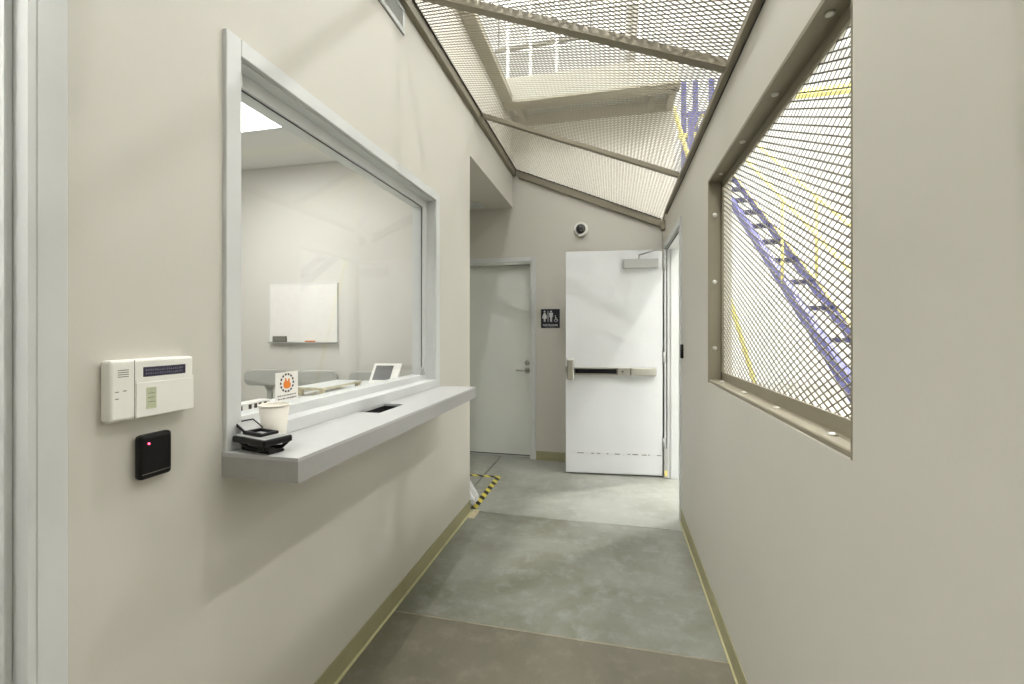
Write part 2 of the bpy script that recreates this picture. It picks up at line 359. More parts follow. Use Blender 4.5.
# ------------------------------------------------------------------ sloped ceiling of expanded steel
TH = math.atan(.417)
def S(s, y, n): # s along slope from the right edge, n normal (up)
    return Vector((XR-s*math.cos(TH)-n*math.sin(TH)*1, y, H+1.131+s*math.sin(TH)-n*math.cos(TH)*-1))
SLEN = (XR+1.047)/math.cos(TH)
def expanded(name, fmap, a0, a1, b0, b1, L=.0508, Sw=.0238, wd=.0044, th=.0028, parent=None, mtl='mesh', label=None):
    """L along a, Sw along b. fmap(a,b,n)->Vector is affine"""
    O = np.array(fmap(0, 0, 0)); EA = np.array(fmap(1, 0, 0))-O; EB = np.array(fmap(0, 1, 0))-O; EN = np.array(fmap(0, 0, 1))-O
    na = int((a1-a0)/(L/2)); nb = int((b1-b0)/(Sw/2))
    i, j = np.meshgrid(np.arange(na), np.arange(nb+1), indexing='ij'); i = i.ravel(); j = j.ravel()
    k = (i+j) % 2 == 0; i = i[k]; j = j[k]
    segs = []
    for dj in (1, -1):
        ok = (j+dj >= 0) & (j+dj <= nb)
        ii, jj = i[ok], j[ok]
        segs.append(np.stack([a0+ii*L/2, b0+jj*Sw/2, a0+(ii+1)*L/2, b0+(jj+dj)*Sw/2, np.full(len(ii), dj)], 1))
    s = np.concatenate(segs); n = len(s)
    p = s[:, 0:2]; q = s[:, 2:4]; d = q-p; d /= np.linalg.norm(d, axis=1)[:, None]; nr = np.stack([-d[:, 1], d[:, 0]], 1)
    V = np.zeros((n, 8, 3))
    c = 0
    for e in (p, q):
        for (sw, sn) in ((-1, -1), (1, -.2), (1, 1), (-1, .2)):
            ab = e+nr*sw*wd/2
            V[:, c] = O+ab[:, :1]*EA+ab[:, 1:2]*EB+(sn*th/2)*EN+ (sn*0)
            c += 1
    faces = np.array([(0, 1, 5, 4), (1, 2, 6, 5), (2, 3, 7, 6), (3, 0, 4, 7)])
    F = (np.arange(n)[:, None, None]*8+faces[None]).reshape(-1, 4)
    me = bpy.data.meshes.new(name); me.vertices.add(n*8); me.vertices.foreach_set('co', V.ravel())
    me.loops.add(len(F)*4); me.loops.foreach_set('vertex_index', F.ravel().astype(np.int32))
    me.polygons.add(len(F)); me.polygons.foreach_set('loop_start', np.arange(len(F), dtype=np.int32)*4); me.polygons.foreach_set('loop_total', np.full(len(F), 4, dtype=np.int32))
    me.update(calc_edges=True); me.validate()
    if parent: me.transform(world_of(parent).inverted())
    me.materials.append(M[mtl]); o = bpy.data.objects.new(name, me); COL.objects.link(o); o['kind'] = 'stuff'
    if parent: o.parent = parent
    if label: o['label'] = label
    return o
cm = struct('ceiling')
expanded('expanded_steel_mesh', lambda a, b, n: S(a, b, n), .0, SLEN, YN, YB-.01, wd=.0072, th=.0034, parent=cm)
def sbox(s0, s1, y0, y1, n0, n1, bev=0):
    mb = MB(); v = [mb.bm.verts.new(S(s, y, n)) for s in (s0, s1) for y in (y0, y1) for n in (n0, n1)]
    for q in ((0, 1, 3, 2), (4, 6, 7, 5), (0, 4, 5, 1), (2, 3, 7, 6), (0, 2, 6, 4), (1, 5, 7, 3)): mb.bm.faces.new([v[i] for i in q])
    if bev: bmesh.ops.bevel(mb.bm, geom=mb.bm.edges[:], offset=bev, segments=1, affect='EDGES')
    return mb
def skew(mb, dy):
    for v in mb.bm.verts: v.co.y += dy*(v.co.x-(-1.047))/1.532
    return mb
for y, hh in ((-.55, .05), (.75, .05), (2.05, .052), (3.40, .045)):
    m_ = obj('cross_member', skew(sbox(.03, SLEN-.002, y, y+.050, -hh, -.003, .002), -.06), 'brown', cm)
    obj('flange_strip', skew(sbox(.03, SLEN-.002, y-.004, y+.022, -hh-.003, -hh+.0005), -.06), 'brown', m_)
lg = obj('ledger_angle', MB().box(XL, XL+.035, YN, YB, H+1.706, H+1.775, bev=.003), 'brown', cm, label='taupe steel ledger along the high side')
obj('lower_leg', MB().box(XL, XL+.006, YN, YB, H+1.700, H+1.707), 'brown', lg)
obj('mesh_border', sbox(SLEN-.012, SLEN, YN, YB, -.002, .006), 'rubber', cm)
obj('low_side_angle', MB().box(XR-.028, XR, YN, YB-.42, H+1.090, H+1.122, bev=.002), 'brown', cm)
obj('low_side_gap', MB().box(XR-.003, XR+.0, YN, YB-.42, H+1.082, H+1.090), 'rubber', cm)
obj('back_ledger', sbox(.02, SLEN, YB-.035, YB, -.105, -.004, .002), 'brown', cm)
obj('mesh_border', sbox(.02, SLEN, YB-.042, YB-.036, -.006, .004), 'rubber', cm)
# conduit whip and end bracket where mesh meets the right wall
obj('end_bracket', MB().box(XR-.04, XR-.002, YB-.30, YB-.23, H+.97, H+1.06, bev=.003), 'brown', cm)
obj('conduit', MB().tube([(XR-.012, 4.20, H+1.12), (XR-.014, 4.30, H+1.115), (XR-.018, 4.40, H+1.09), (XR-.02, 4.45, H+1.04), (XR-.02, 4.46, H+.98)], .006, 8), 'brown', cm)

# ------------------------------------------------------------------ doors
# door_1: near left door, only the frame edge and a sliver of leaf
d1 = struct('door_1', (XL, .15, 0))
def casing_y(root, m, x0, x1, y0, y1, z1, wd, zb=0, name='casing'):
    """three-sided casing running round an opening in an x-plane"""
    obj(name, MB().box(x0, x1, y0-wd, y0, zb, z1+wd, bev=.002), m, root)
    obj(name, MB().box(x0, x1, y1, y1+wd, zb, z1+wd, bev=.002), m, root)
    obj(name, MB().box(x0, x1, y0, y1, z1, z1+wd, bev=.002), m, root)
casing_y(d1, 'white_paint', XL-.005, XL+.010, -.33, .614, 2.16, .050)
obj('jamb', MB().box(XL-.10, XL+.008, .602, .6145, 0, 2.16), 'white_paint', d1)
obj('jamb', MB().box(XL-.10, XL-.005, -.33, -.314, 0, 2.16), 'white_paint', d1)
obj('jamb', MB().box(XL-.10, XL-.005, -.314, .602, 2.144, 2.16), 'white_paint', d1)
obj('door_stop', MB().box(XL-.050, XL-.030, .590, .602, 0, 2.144, bev=.002), 'white_paint', d1)
obj('door_leaf', MB().box(XL-1.02, XL-.108, -.352, -.308, .01, 2.14, bev=.002), 'door_white', d1)
# door_2: closed restroom door in the back wall
d2 = struct('door_2', (-1.33, YB, 0))
y0 = YB-.012
obj('casing', MB().box(-.875, -.822, y0, YB+.003, 0, 2.21, bev=.003), 'white_paint', d2)
obj('casing', MB().box(-1.85, -1.795, y0, YB+.003, 0, 2.21, bev=.003), 'white_paint', d2)
obj('casing', MB().box(-1.795, -.875, y0, YB+.003, 2.155, 2.21, bev=.003), 'white_paint', d2)
obj('jamb', MB().box(-.888, -.870, YB, YB+.12, 0, 2.155), 'door_grey', d2)
obj('jamb', MB().box(-1.80, -1.785, YB, YB+.12, 0, 2.155), 'door_grey', d2)
obj('jamb', MB().box(-1.785, -.888, YB, YB+.12, 2.135, 2.155), 'door_grey', d2)
leaf = obj('door_leaf', MB().box(-1.782, -.891, YB+.075, YB+.119, .022, 2.132, bev=.002), 'door_grey', d2)
obj('threshold', MB().box(-1.782, -.891, YB+.03, YB+.12, 0, .012), 'closer', d2)
obj('dark_gap', MB().box(-1.782, -.891, YB+.08, YB+.115, .012, .022), 'rubber', d2)
ly = YB+.075
mb = MB(); mb.lathe([(.031, 0), (.031, -.008), (.022, -.014)], (-.935, ly, H-.436), 24, 'y'); h_ = obj('lever_handle', mb, 'chrome', d2)
obj('lever', MB().tube([(-.935, ly-.012, H-.436), (-.935, ly-.05, H-.436), (-.955, ly-.058, H-.436), (-1.05, ly-.055, H-.434)], .0095, 10), 'chrome', h_)
mb = MB(); mb.lathe([(.028, 0), (.028, -.012), (.018, -.018)], (-.935, ly, H-.352), 24, 'y'); mb.box(-.94, -.93, ly-.035, ly-.015, H-.366, H-.338, bev=.002); obj('deadbolt', mb, 'chrome', d2)

# door_3: frame in the right wall for the open exit door
d3 = struct('door_3', (XR, 3.95, 0))
YJ = 4.425
casing_y(d3, 'white_paint', XR-.012, XR+.004, 3.47, YJ, H+.79, .05)
obj('jamb', MB().box(XR-.012, XR+.125, YJ-.012, YJ+.006, 0, H+.79), 'white_paint', d3)
obj('jamb', MB().box(XR+.004, XR+.125, 3.465, 3.482, 0, H+.79), 'white_paint', d3)
obj('jamb', MB().box(XR+.004, XR+.125, 3.482, YJ-.012, H+.775, H+.79), 'white_paint', d3)
obj('door_stop', MB().box(XR+.045, XR+.085, YJ-.026, YJ-.012, 0, H+.775), 'white_paint', d3)
obj('weather_seal', MB().box(XR+.006, XR+.013, YJ-.020, YJ-.012, 0, H+.775), 'rubber', d3)
obj('weather_seal', MB().box(XR+.006, XR+.013, 3.482, YJ-.02, H+.767, H+.775), 'rubber', d3)

ed = thing('exit_door', 'white exit door with a steel panic bar, standing wide open against the back of the corridor', 'door', (XR-.022, YJ-.008, 0), R(185.5))
def L_(name, mb, m, parent=None, **k): return obj(name, mb, m, parent or ed, local=True, **k)
L_('door_leaf', MB().box(.006, .925, -.044, 0, .016, H+.776, bev=.002), 'door_white')
kp = L_('kick_plate', MB().box(.012, .922, 0, .0025, .022, H-1.190, bev=.001), 'door_white')
mbs = MB()
random.seed(9)
x = .02
while x < .80:
    l_ = random.uniform(.01, .07)
    mbs.box(x, x+l_, .0005, .0032, H-1.193-random.uniform(0, .002), H-1.187+random.uniform(0, .003)); x += l_+random.uniform(.01, .08)
L_('scuff_marks', mbs, 'keyline', kp, kind='stuff', label='dark scuffed upper edge')
L_('protection_panel', MB().box(.012, .922, 0, .002, H-1.187, H-.590, bev=.001), 'door_white')
# closer
cl = L_('door_closer', MB().box(.055, .375, 0, .058, H+.60, H+.688, bev=.006, seg=2), 'closer', label='silver grey closer box')
L_('arm', MB().tube([(.23, .03, H+.690), (.23, .035, H+.725), (.10, .16, H+.745), (.03, .10, H+.752)], .007, 8), 'closer', cl)
L_('spindle', MB().lathe([(.014, 0), (.014, .012)], (.23, .03, H+.688), 16), 'closer', cl)
# panic bar
pb = L_('panic_bar', MB().box(.125, .835, 0, .030, H-.425, H-.352, bev=.004), 'nickel', label='satin steel push bar')
L_('end_case', MB().box(.845, .912, 0, .060, H-.475, H-.270, bev=.012, seg=3), 'nickel', pb)
L_('latch', MB().box(.912, .926, -.032, .030, H-.405, H-.345, bev=.004), 'nickel', pb)
L_('push_pad', MB().box(.44, .835, .028, .056, H-.408, H-.366, bev=.003), 'black', pb, label='black push pad')
L_('pad_rail', MB().box(.43, .845, .028, .045, H-.366, H-.352, bev=.003), 'nickel', pb)
L_('pad_rail', MB().box(.43, .845, .028, .045, H-.425, H-.408, bev=.003), 'nickel', pb)
L_('bracket', MB().box(.315, .435, .028, .054, H-.422, H-.354, bev=.004), 'nickel', pb)
L_('cover', MB().box(.07, .312, .0, .060, H-.428, H-.350, bev=.012, seg=3), 'nickel', pb)
L_('dogging_screw', MB().lathe([(.008, .0), (.008, .003)], (.385, .054, H-.388), 12, 'y'), 'black', pb)
# hinges on frame side, local x<0
hg = []
for z0_, z1_ in ((H+.58, H+.70), (H-.31, H-.20), (H-1.12, H-1.02)):
    h_ = L_('hinge', MB().tube([(-.003, .009, z0_), (-.003, .009, z1_)], .008, 10), 'closer')
    L_('hinge_leaf', MB().box(-.034, -.004, .0065, .010, z0_, z1_), 'closer', h_)
ch = L_('channel_guard', MB().box(-.038, -.002, .006, .020, .004, H-1.12, bev=.002), 'closer')
L_('yellow_tag', MB().box(-.034, -.008, .020, .022, .02, .075), 'yellow', ch, label='small yellow tag')

# ------------------------------------------------------------------ window_1: office transaction window
w1 = struct('window_1', (XL, 1.8, H-.30))
Y0, Y1, Z0, Z1 = 1.085, 2.553, H-.30, H+.81
cx0, cx1 = XL-.004, XL+.014
obj('casing', MB().box(cx0, cx1, Y0-.052, Y0, H-.345, Z1+.05, bev=.002), 'white_paint', w1)
obj('casing', MB().box(cx0, cx1, Y1, Y1+.050, H-.345, Z1+.05, bev=.002), 'white_paint', w1)
obj('casing', MB().box(cx0, cx1, Y0, Y1, Z1, Z1+.05, bev=.002), 'white_paint', w1)
obj('casing', MB().box(cx0, cx1, Y0, Y1, H-.345, Z0, bev=.002), 'white_paint', w1)
jx = XL-.125
obj('sill', MB().box(jx, cx0+.002, Y0, Y1, H-.345, Z0), 'white_paint', w1)
obj('jamb', MB().box(jx, cx0, Y1-.004, Y1+.012, Z0, Z1), 'white_paint', w1)
obj('jamb', MB().box(jx, cx0, Y0-.012, Y0+.004, Z0, Z1), 'white_paint', w1)
obj('head', MB().box(jx, cx0, Y0, Y1, Z1-.004, Z1+.012), 'white_paint', w1)
sx0, sx1 = XL-.125, XL-.050
obj('glazing_bead', MB().box(sx0, sx1, Y1-.052, Y1-.0005, Z0+.0005, Z1-.0005), 'white_paint', w1)
obj('glazing_bead', MB().box(sx0, sx1, Y0, Y0+.010, Z0, Z1, bev=.002), 'white_paint', w1)
obj('glazing_bead', MB().box(sx0, sx1, Y0+.0102, Y1-.0522, Z1-.048, Z1), 'white_paint', w1)
obj('glazing_bead', MB().box(sx0, sx1, Y0+.0102, Y1-.0522, Z0, Z0+.034), 'white_paint', w1)
gx = XL-.068
mb = MB(); mb.box(gx-.003, gx+.003, Y0+.010, Y1-.052, Z0+.034, Z1-.048)
obj('glass_pane', mb, 'glass', w1)
obj('gasket', MB().box(gx+.003, gx+.006, Y0+.010, Y1-.052, Z1-.0515, Z1-.0478), 'rubber', w1, label='thin black gasket')
obj('gasket', MB().box(gx+.003, gx+.006, Y1-.0575, Y1-.0518, Z0+.05, Z1-.048), 'rubber', w1, label='thin black gasket')
lt = obj('pane_latch', MB().box(gx+.005, gx+.03, Y1-.083, Y1-.054, Z0+.034, Z0+.050, bev=.002), 'closer', w1, label='small grey latch at the foot of the gasket')
obj('latch_knob', MB().lathe([(.010, 0), (.010, .022), (.006, .03)], (gx+.018, Y1-.069, Z0+.05), 14), 'closer', lt)

# ------------------------------------------------------------------ window_2: barred opening in the right wall
w2 = struct('window_2', (XR, 1.77, H-.27))
a0, a1, c0, c1 = 1.052, 2.49, H-.27, H+.79
X1 = XR+.062
obj('steel_liner', MB().box(XR-.001, X1+.01, a0, a1, c1-.014, c1), 'brown', w2)
obj('steel_liner', MB().box(XR-.001, X1+.01, a1-.014, a1, c0, c1-.014), 'brown', w2)
obj('steel_liner', MB().box(XR-.001, X1+.01, a0, a0+.006, c0, c1-.014), 'brown', w2)
obj('steel_liner', MB().box(XR+.004, X1+.01, a0, a1, c0, c0+.016, bev=.003), 'brown', w2)
fl_ = .036
obj('mesh_flange', MB().box(X1, X1+.008, a0, a1, c1-.014-fl_, c1-.014), 'brown', w2)
obj('mesh_flange', MB().box(X1, X1+.008, a0, a1, c0+.016, c0+.016+fl_+.006), 'brown', w2)
obj('mesh_flange', MB().box(X1, X1+.008, a1-.014-.022, a1-.014, c0, c1), 'brown', w2)
obj('mesh_flange', MB().box(X1, X1+.008, a0+.006, a0+.026, c0, c1), 'brown', w2)
expanded('expanded_steel_mesh', lambda a, b, n: Vector((X1+.011+n, a, b)), a0+.003, a1-.003, c0+.003, c1-.003, L=.0508, Sw=.0243, wd=.0044, th=.0026, parent=w2)
def bolt(c, ax, sgn):
    mb = MB(); mb.lathe([(.0115, 0), (.0115, sgn*.003), (.0095, sgn*.006), (.0035, sgn*.0075)], c, 16, ax)
    obj('bolt_head', mb, 'boltm', w2)
for z in (H+.604, H+.256, H-.09): bolt((XR+.030, a1-.014, z), 'y', -1)
for y in (1.22, 1.595, 1.965, 2.34): bolt((XR+.030, y, c1-.014), 'z', -1); bolt((XR+.034, y, c0+.016), 'z', 1)

# ------------------------------------------------------------------ high bay lamps (outside the corridor, above the mesh)
def lamp(x, y, which, dn_, up_):
    t = thing('high_bay_lamp', 'white round high bay '+which, 'lamp', (x, y, HB_Z), 0, 'warehouse high bay lamps')
    L2 = lambda n, mb, m: obj(n, mb, m, t, local=True)
    L2('housing', MB().lathe([(.15, .02), (.17, .03), (.17, .06), (.06, .09), (.05, .14), (.01, .15)], (0, 0, 0), 28), 'lamphouse')
    L2('diffuser', MB().lathe([(.14, .012), (.145, .02)], (0, 0, 0), 28), 'lens')
    L2('cable', MB().tube([(0, 0, .15), (0, 0, 2.6)], .006, 6), 'lamphouse')
    ld = bpy.data.lights.new('lamp_light', 'AREA'); ld.shape = 'DISK'; ld.size = LAMP_SIZE if y < 5 else .28; ld.energy = LAMP_POWER*dn_; ld.color = (1, .985, .955)
    lo = bpy.data.objects.new('lamp_light', ld); COL.objects.link(lo); lo.parent = t; lo.location = (0, 0, 0)
    ud = bpy.data.lights.new('added_uplight', 'AREA'); ud.shape = 'DISK'; ud.size = .3; ud.energy = UPLIGHT_POWER*up_; ud.color = (1, .985, .96)  # unseen upward light, added so the roof bounces more into the corridor
    uo = bpy.data.objects.new('added_uplight', ud); COL.objects.link(uo); uo.parent = t; uo.location = (0, 0, .20); uo.rotation_euler = (PI, 0, 0)
    return t
for x, y, dn_, up_, wh in HIGH_BAYS: lamp(x, y, wh, dn_, up_)
# office ceiling panel
pl = thing('ceiling_light_panel', 'bright white recessed ceiling panel light inside the office', 'light', (-2.435, 1.9, ZS))
obj('diffuser', MB().box(-2.73, -2.14, 1.31, 2.50, ZS-.006, ZS-.001), 'panellens', pl)
mb = MB()
for q in ((-2.745, -2.73, 1.295, 2.515), (-2.14, -2.125, 1.295, 2.515), (-2.745, -2.125, 1.295, 1.31), (-2.745, -2.125, 2.50, 2.515)): mb.box(*q, ZS-.010, ZS)
obj('frame', mb, 'white_paint', pl)
ld = bpy.data.lights.new('panel_light', 'AREA'); ld.shape = 'RECTANGLE'; ld.size = .56; ld.size_y = 1.1; ld.energy = OFFICE_POWER; ld.color = (1, .99, .97)
lo = bpy.data.objects.new('panel_light', ld); COL.objects.link(lo); lo.parent = pl; lo.location = (0, 0, -.03)

sp = thing('added_store_light', 'square white ceiling panel light, unseen, added to brighten the room behind the left doorway', 'light', (-1.8, .0, ZS))  # unseen panel added to light the sliver of room in the doorway
obj('diffuser', MB().box(-2.09, -1.51, -.29, .29, ZS-.006, ZS-.001), 'panellens', sp)
ld = bpy.data.lights.new('panel_light', 'AREA'); ld.shape = 'SQUARE'; ld.size = .56; ld.energy = 16; ld.color = (1, .99, .97)
lo = bpy.data.objects.new('panel_light', ld); COL.objects.link(lo); lo.parent = sp; lo.location = (0, 0, -.03)

# ------------------------------------------------------------------ counter
ct = thing('transaction_counter', 'long grey laminate counter shelf on the left wall below the office window', 'counter', (XL, 1.8, H-.345))
CZ = H-.345; CX1 = -.832; cy0, cy1 = 1.030, 2.60
hx0, hx1, hy0, hy1 = -1.062, -.960, 1.68, 1.90
mb = MB()
for q in ((XL, CX1, cy0, hy0), (XL, CX1, hy1, cy1), (XL, hx0, hy0, hy1), (hx1, CX1, hy0, hy1)): mb.box(*q, CZ-.010, CZ)
mb.box(CX1, CX1+.001, cy0-.001, cy1, CZ-.010, CZ)
obj('counter_top', mb, 'counter', ct)
obj('front_edge', MB().box(CX1-.012, CX1, cy0+.0015, cy1, CZ-.068, CZ-.0102), 'counter_edge', ct)
obj('end_panel', MB().box(XL, CX1-.0005, cy0, cy0+.012, CZ-.068, CZ-.0102), 'counter_edge', ct)
obj('end_panel', MB().box(XL, CX1-.0005, cy1-.012, cy1, CZ-.068, CZ-.0102), 'counter_edge', ct)
obj('underside', MB().box(XL, CX1-.012, cy0+.012, cy1-.012, CZ-.068, CZ-.062), 'counter_edge', ct)
ty = obj('deal_tray', MB().box(hx0-.004, hx1+.004, hy0-.004, hy1+.004, CZ-.060, CZ-.056), 'darkhole', ct, label='black recessed pass-through tray')
mb = MB()
for q in ((hx0-.004, hx0, hy0, hy1), (hx1, hx1+.004, hy0, hy1), (hx0, hx1, hy0-.004, hy0), (hx0, hx1, hy1, hy1+.004)): mb.box(*q, CZ-.058, CZ-.0102)
obj('tray_side', mb, 'darkhole', ty)

# ------------------------------------------------------------------ things on the counter
def loft_cup(prof, n=40):
    return MB().lathe(prof, (0, 0, 0), n)
cup = thing('paper_cup', 'cream paper cup on the counter behind the black card terminal', 'cup', (-1.035, 1.175, CZ))
obj('cup_body', MB().lathe([(.030, 0), (.031, .004), (.0435, .113), (.0415, .113), (.029, .008), (.001, .006)], (0, 0, 0), 40), 'cup', cup, local=True)
mb = MB()
for k in range(40):
    pass
mb.tube([(.0435*math.cos(2*PI*k/40), .0435*math.sin(2*PI*k/40), .114) for k in range(41)], .0026, 8, cap=False)
obj('rim', mb, 'cup', cup, local=True)

tm = thing('card_terminal', 'black payment card terminal with a grey top on the near end of the counter', 'terminal', (-.988, 1.078, CZ), R(-14))
def T_(n, mb, m, p=None, **k): return obj(n, mb, m, p or tm, local=True, **k)
bs = T_('base_foot', MB().box(-.062, .062, -.026, .026, 0, .008, bev=.003), 'black')
T_('strut', MB().tube([(-.068, -.030, .031), (-.03, -.026, .012), (.03, -.022, .006)], .0055, 8), 'black', bs)
T_('strut', MB().tube([(.068, -.030, .031), (.05, -.026, .012), (.0, -.022, .006)], .0055, 8), 'black', bs)
T_('strut', MB().tube([(-.068, .030, .031), (-.03, .02, .010), (.05, .02, .006)], .0055, 8), 'black', bs)
T_('strut', MB().tube([(.068, .034, .031), (.05, .025, .012), (.0, .022, .006)], .0055, 8), 'black', bs)
bd = T_('body', MB().box(-.072, .074, -.046, .042, .026, .045, bev=.005, seg=3), 'black')
T_('top_plate', MB().box(-.067, .069, -.041, .037, .0445, .0465, bev=.0008), 'counter', bd, label='pale grey top plate')
T_('label_strip', MB().box(.036, .064, -.030, .030, .0475, .0482), 'counter_edge', bd)
cr = T_('card_cradle', MB().box(-.045, .030, -.030, -.022, .047, .058, bev=.002), 'black')
T_('cradle_rail', MB().box(-.045, .035, .018, .026, .047, .056, bev=.002), 'black', cr)
T_('cradle_rail', MB().box(-.048, -.038, -.030, .026, .047, .056, bev=.002), 'black', cr)
T_('cradle_rail', MB().box(.027, .035, -.030, .026, .047, .056, bev=.002), 'black', cr)
Tm = Matrix.Translation((-.042, -.002, .056)) @ Matrix.Rotation(R(24), 4, 'Y')
fp = T_('tilted_flap', MB().box(-.046, .0, -.026, .026, -.002, .002, T=Tm), 'closer', label='raised grey flap with black edge')
T_('flap_edge', MB().box(-.049, .0, -.029, -.026, -.003, .004, T=Tm), 'black', fp)
T_('flap_edge', MB().box(-.049, .0, .026, .029, -.003, .004, T=Tm), 'black', fp)
T_('flap_edge', MB().box(-.050, -.046, -.029, .029, -.003, .004, T=Tm), 'black', fp)

# round-logo card standing against the glass
cd = thing('logo_card', 'small white card with a round orange emblem taped to the window glass', 'card', (gx+.0055, 1.36, H-.197), 0)
def cardmap(u, v, h): return Vector((h, u, v+u*.0))
obj('card_sheet', MB().box(0, .0008, -.056, .056, -.052, .050), 'paper', cd, local=True)
mb = MB()
for k in range(14):
    a_ = 2*PI*k/14; da = .14
    pts = [(.0265*math.cos(a_-da)*1.05, .0275*math.sin(a_-da)), (.0265*math.cos(a_+da)*1.05, .0275*math.sin(a_+da)), (.0335*math.cos(a_+da)*1.05, .0345*math.sin(a_+da)), (.0335*math.cos(a_-da)*1.05, .0345*math.sin(a_-da))]
    mb.prism([(p[0], p[1]+.011) for p in pts], .0008, .0012, cardmap)
obj('emblem_ring', mb, 'ink', cd, local=True)
mb = MB()
fig = [(-.018, -.010), (-.012, -.018), (.004, -.020), (.016, -.016), (.019, -.004), (.012, .004), (.014, .014), (.007, .017), (.004, .008), (-.002, .007), (-.004, .018), (-.010, .019), (-.012, .008), (-.018, .002)]
mb.prism([(a_, b_+.010) for a_, b_ in fig], .0008, .0012, cardmap)
obj('emblem', mb, 'orange', cd, local=True)
mb = MB(); random.seed(3)
for row, (zz, y_0, y_1) in enumerate(((-.033, -.046, .044), (-.044, -.044, .048))):
    yy = y_0
    while yy < y_1:
        l_ = random.uniform(.004, .011); hh = random.uniform(.0015, .0028)
        mb.box(.0008, .0012, yy, min(yy+l_, y_1), zz-hh, zz+hh); yy += l_+.003
obj('print_lines', mb, 'greyink', cd, local=True)

# ------------------------------------------------------------------ wall devices
kpd = thing('alarm_keypad', 'off-white alarm keypad with a dark display on the left wall', 'keypad', (XL, .82, H-.131))
fx = XL+.030
obj('housing', MB().box(XL, fx, .726, .918, H-.198, H-.064, bev=.006, seg=3), 'keypad', kpd)
obj('back_plate', MB().box(XL, XL+.010, .731, .913, H-.203, H-.070, bev=.002), 'keypad', kpd)
obj('seam', MB().box(fx-.0005, fx+.0003, .7745, .776, H-.198, H-.066), 'keyline', kpd)
dr = obj('door_flap', MB().box(fx-.001, fx+.002, .7775, .9175, H-.197, H-.118, bev=.001), 'keypad', kpd)
obj('paper_label', MB().box(fx+.002, fx+.0026, .8, .822, H-.180, H-.131), 'paperlabel', dr)
mb = MB()
for zz in (-.145, -.155, -.165): mb.box(fx+.0026, fx+.0029, .803, .8185, H+zz, H+zz+.0012)
obj('label_rules', mb, 'greyink', dr)
dp = obj('display_window', MB().box(fx-.001, fx+.0012, .794, .896, H-.1055, H-.083, bev=.0008), 'lcd', kpd)
mb = MB(); random.seed(5)
for row in (-.0905, -.0985):
    yy = .799
    while yy < .889:
        l_ = random.uniform(.0025, .004); mb.box(fx+.0012, fx+.0014, yy, yy+l_, H+row-.0018, H+row-.0012); mb.box(fx+.0012, fx+.0014, yy, yy+.0007, H+row-.0018, H+row+.0018)
        if random.random() > .4: mb.box(fx+.0012, fx+.0014, yy, yy+l_, H+row+.0012, H+row+.0018)
        yy += .0054
obj('display_characters', mb, 'lcdtext', dp)
for k in range(4):
    zz = H-.0865-k*.0048
    obj('speaker_slot', MB().box(fx-.0005, fx+.0003, .741, .763, zz-.0008, zz+.0008), 'keyline', kpd)
for (yy, zz) in ((.739, -.1335), (.755, -.1325), (.739, -.1485)):
    obj('indicator', MB().box(fx-.0005, fx+.0003, yy-.0035, yy+.0035, H+zz-.001, H+zz+.001), 'keyline', kpd)
obj('raised_border', MB().box(fx-.001, fx+.001, .7775, .9175, H-.1175, H-.112), 'keypad', kpd)

rd = thing('card_reader', 'black access card reader with a red light on the left wall below the keypad', 'card reader', (XL, .828, H-.294))
obj('housing', MB().box(XL, XL+.023, .794, .870, H-.347, H-.242, bev=.009, seg=3), 'black', rd)
obj('face_groove', MB().box(XL+.0225, XL+.0235, .797, .864, H-.334, H-.3325), 'keyline', rd)
obj('indicator_light', MB().lathe([(.0022, 0), (.0018, .0015)], (XL+.023, .812, H-.2635), 12, 'x'), 'led', rd)

sr = thing('wall_reader', 'slim black door reader on the right wall beside the exit doorway', 'card reader', (XR, 3.345, H-.145))
obj('housing', MB().box(XR-.018, XR, 3.32, 3.365, H-.195, H-.095, bev=.004, seg=2), 'black', sr)
obj('face_plate', MB().box(XR-.0195, XR-.0175, 3.326, 3.359, H-.187, H-.103), 'black', sr)

# camera dome
dc = thing('dome_camera', 'white dome security camera with a smoked lens high on the back wall', 'camera', (-.338, YB, H+1.075))
obj('base_ring', MB().lathe([(.078, 0), (.078, -.022), (.070, -.036), (.058, -.042)], (-.338, YB, H+1.075), 36, 'y'), 'keypad', dc)
obj('dome', MB().lathe([(.054, -.040)]+[(.052*math.cos(a_), -.042-.050*math.sin(a_)) for a_ in [PI/2*i/8 for i in range(8)]]+[(.002, -.092)], (-.338, YB, H+1.078), 32, 'y'), 'smoke', dc)
obj('tilt_cover', MB().box(-.365, -.312, YB-.058, YB-.036, H+.999, H+1.022, bev=.006, seg=2), 'keypad', dc)

# restroom sign
sg = thing('restroom_sign', 'square navy restroom sign with white figures on the back wall', 'sign', (-.665, YB, H+.135))
SX, SZ = -.665, H+.135
obj('plate', MB().box(SX-.102, SX+.102, YB-.006, YB, SZ-.102, SZ+.102, bev=.002), 'signnavy', sg)
f_ = lambda u, v, h: Vector((SX+u, YB-h, SZ+v))
def sgp(name, outlines):
    mb = MB()
    for o_ in outlines: mb.prism(o_, .0055, .0075, f_)
    return obj(name, mb, 'signwhite', sg)
def circ(cx, cy, r, n=16): return [(cx+r*math.cos(2*PI*k/n), cy+r*math.sin(2*PI*k/n)) for k in range(n)]
cxw = -.062
sgp('woman_figure', [circ(cxw, .075, .010), [(cxw-.010, .060), (cxw+.010, .060), (cxw+.028, .010), (cxw+.022, .007), (cxw+.014, .024), (cxw+.022, -.004), (cxw+.009, -.004), (cxw+.009, -.036), (cxw+.001, -.036), (cxw+.001, -.004), (cxw-.001, -.004), (cxw-.001, -.036), (cxw-.009, -.036), (cxw-.009, -.004), (cxw-.022, -.004), (cxw-.014, .024), (cxw-.022, .007), (cxw-.028, .010)]])
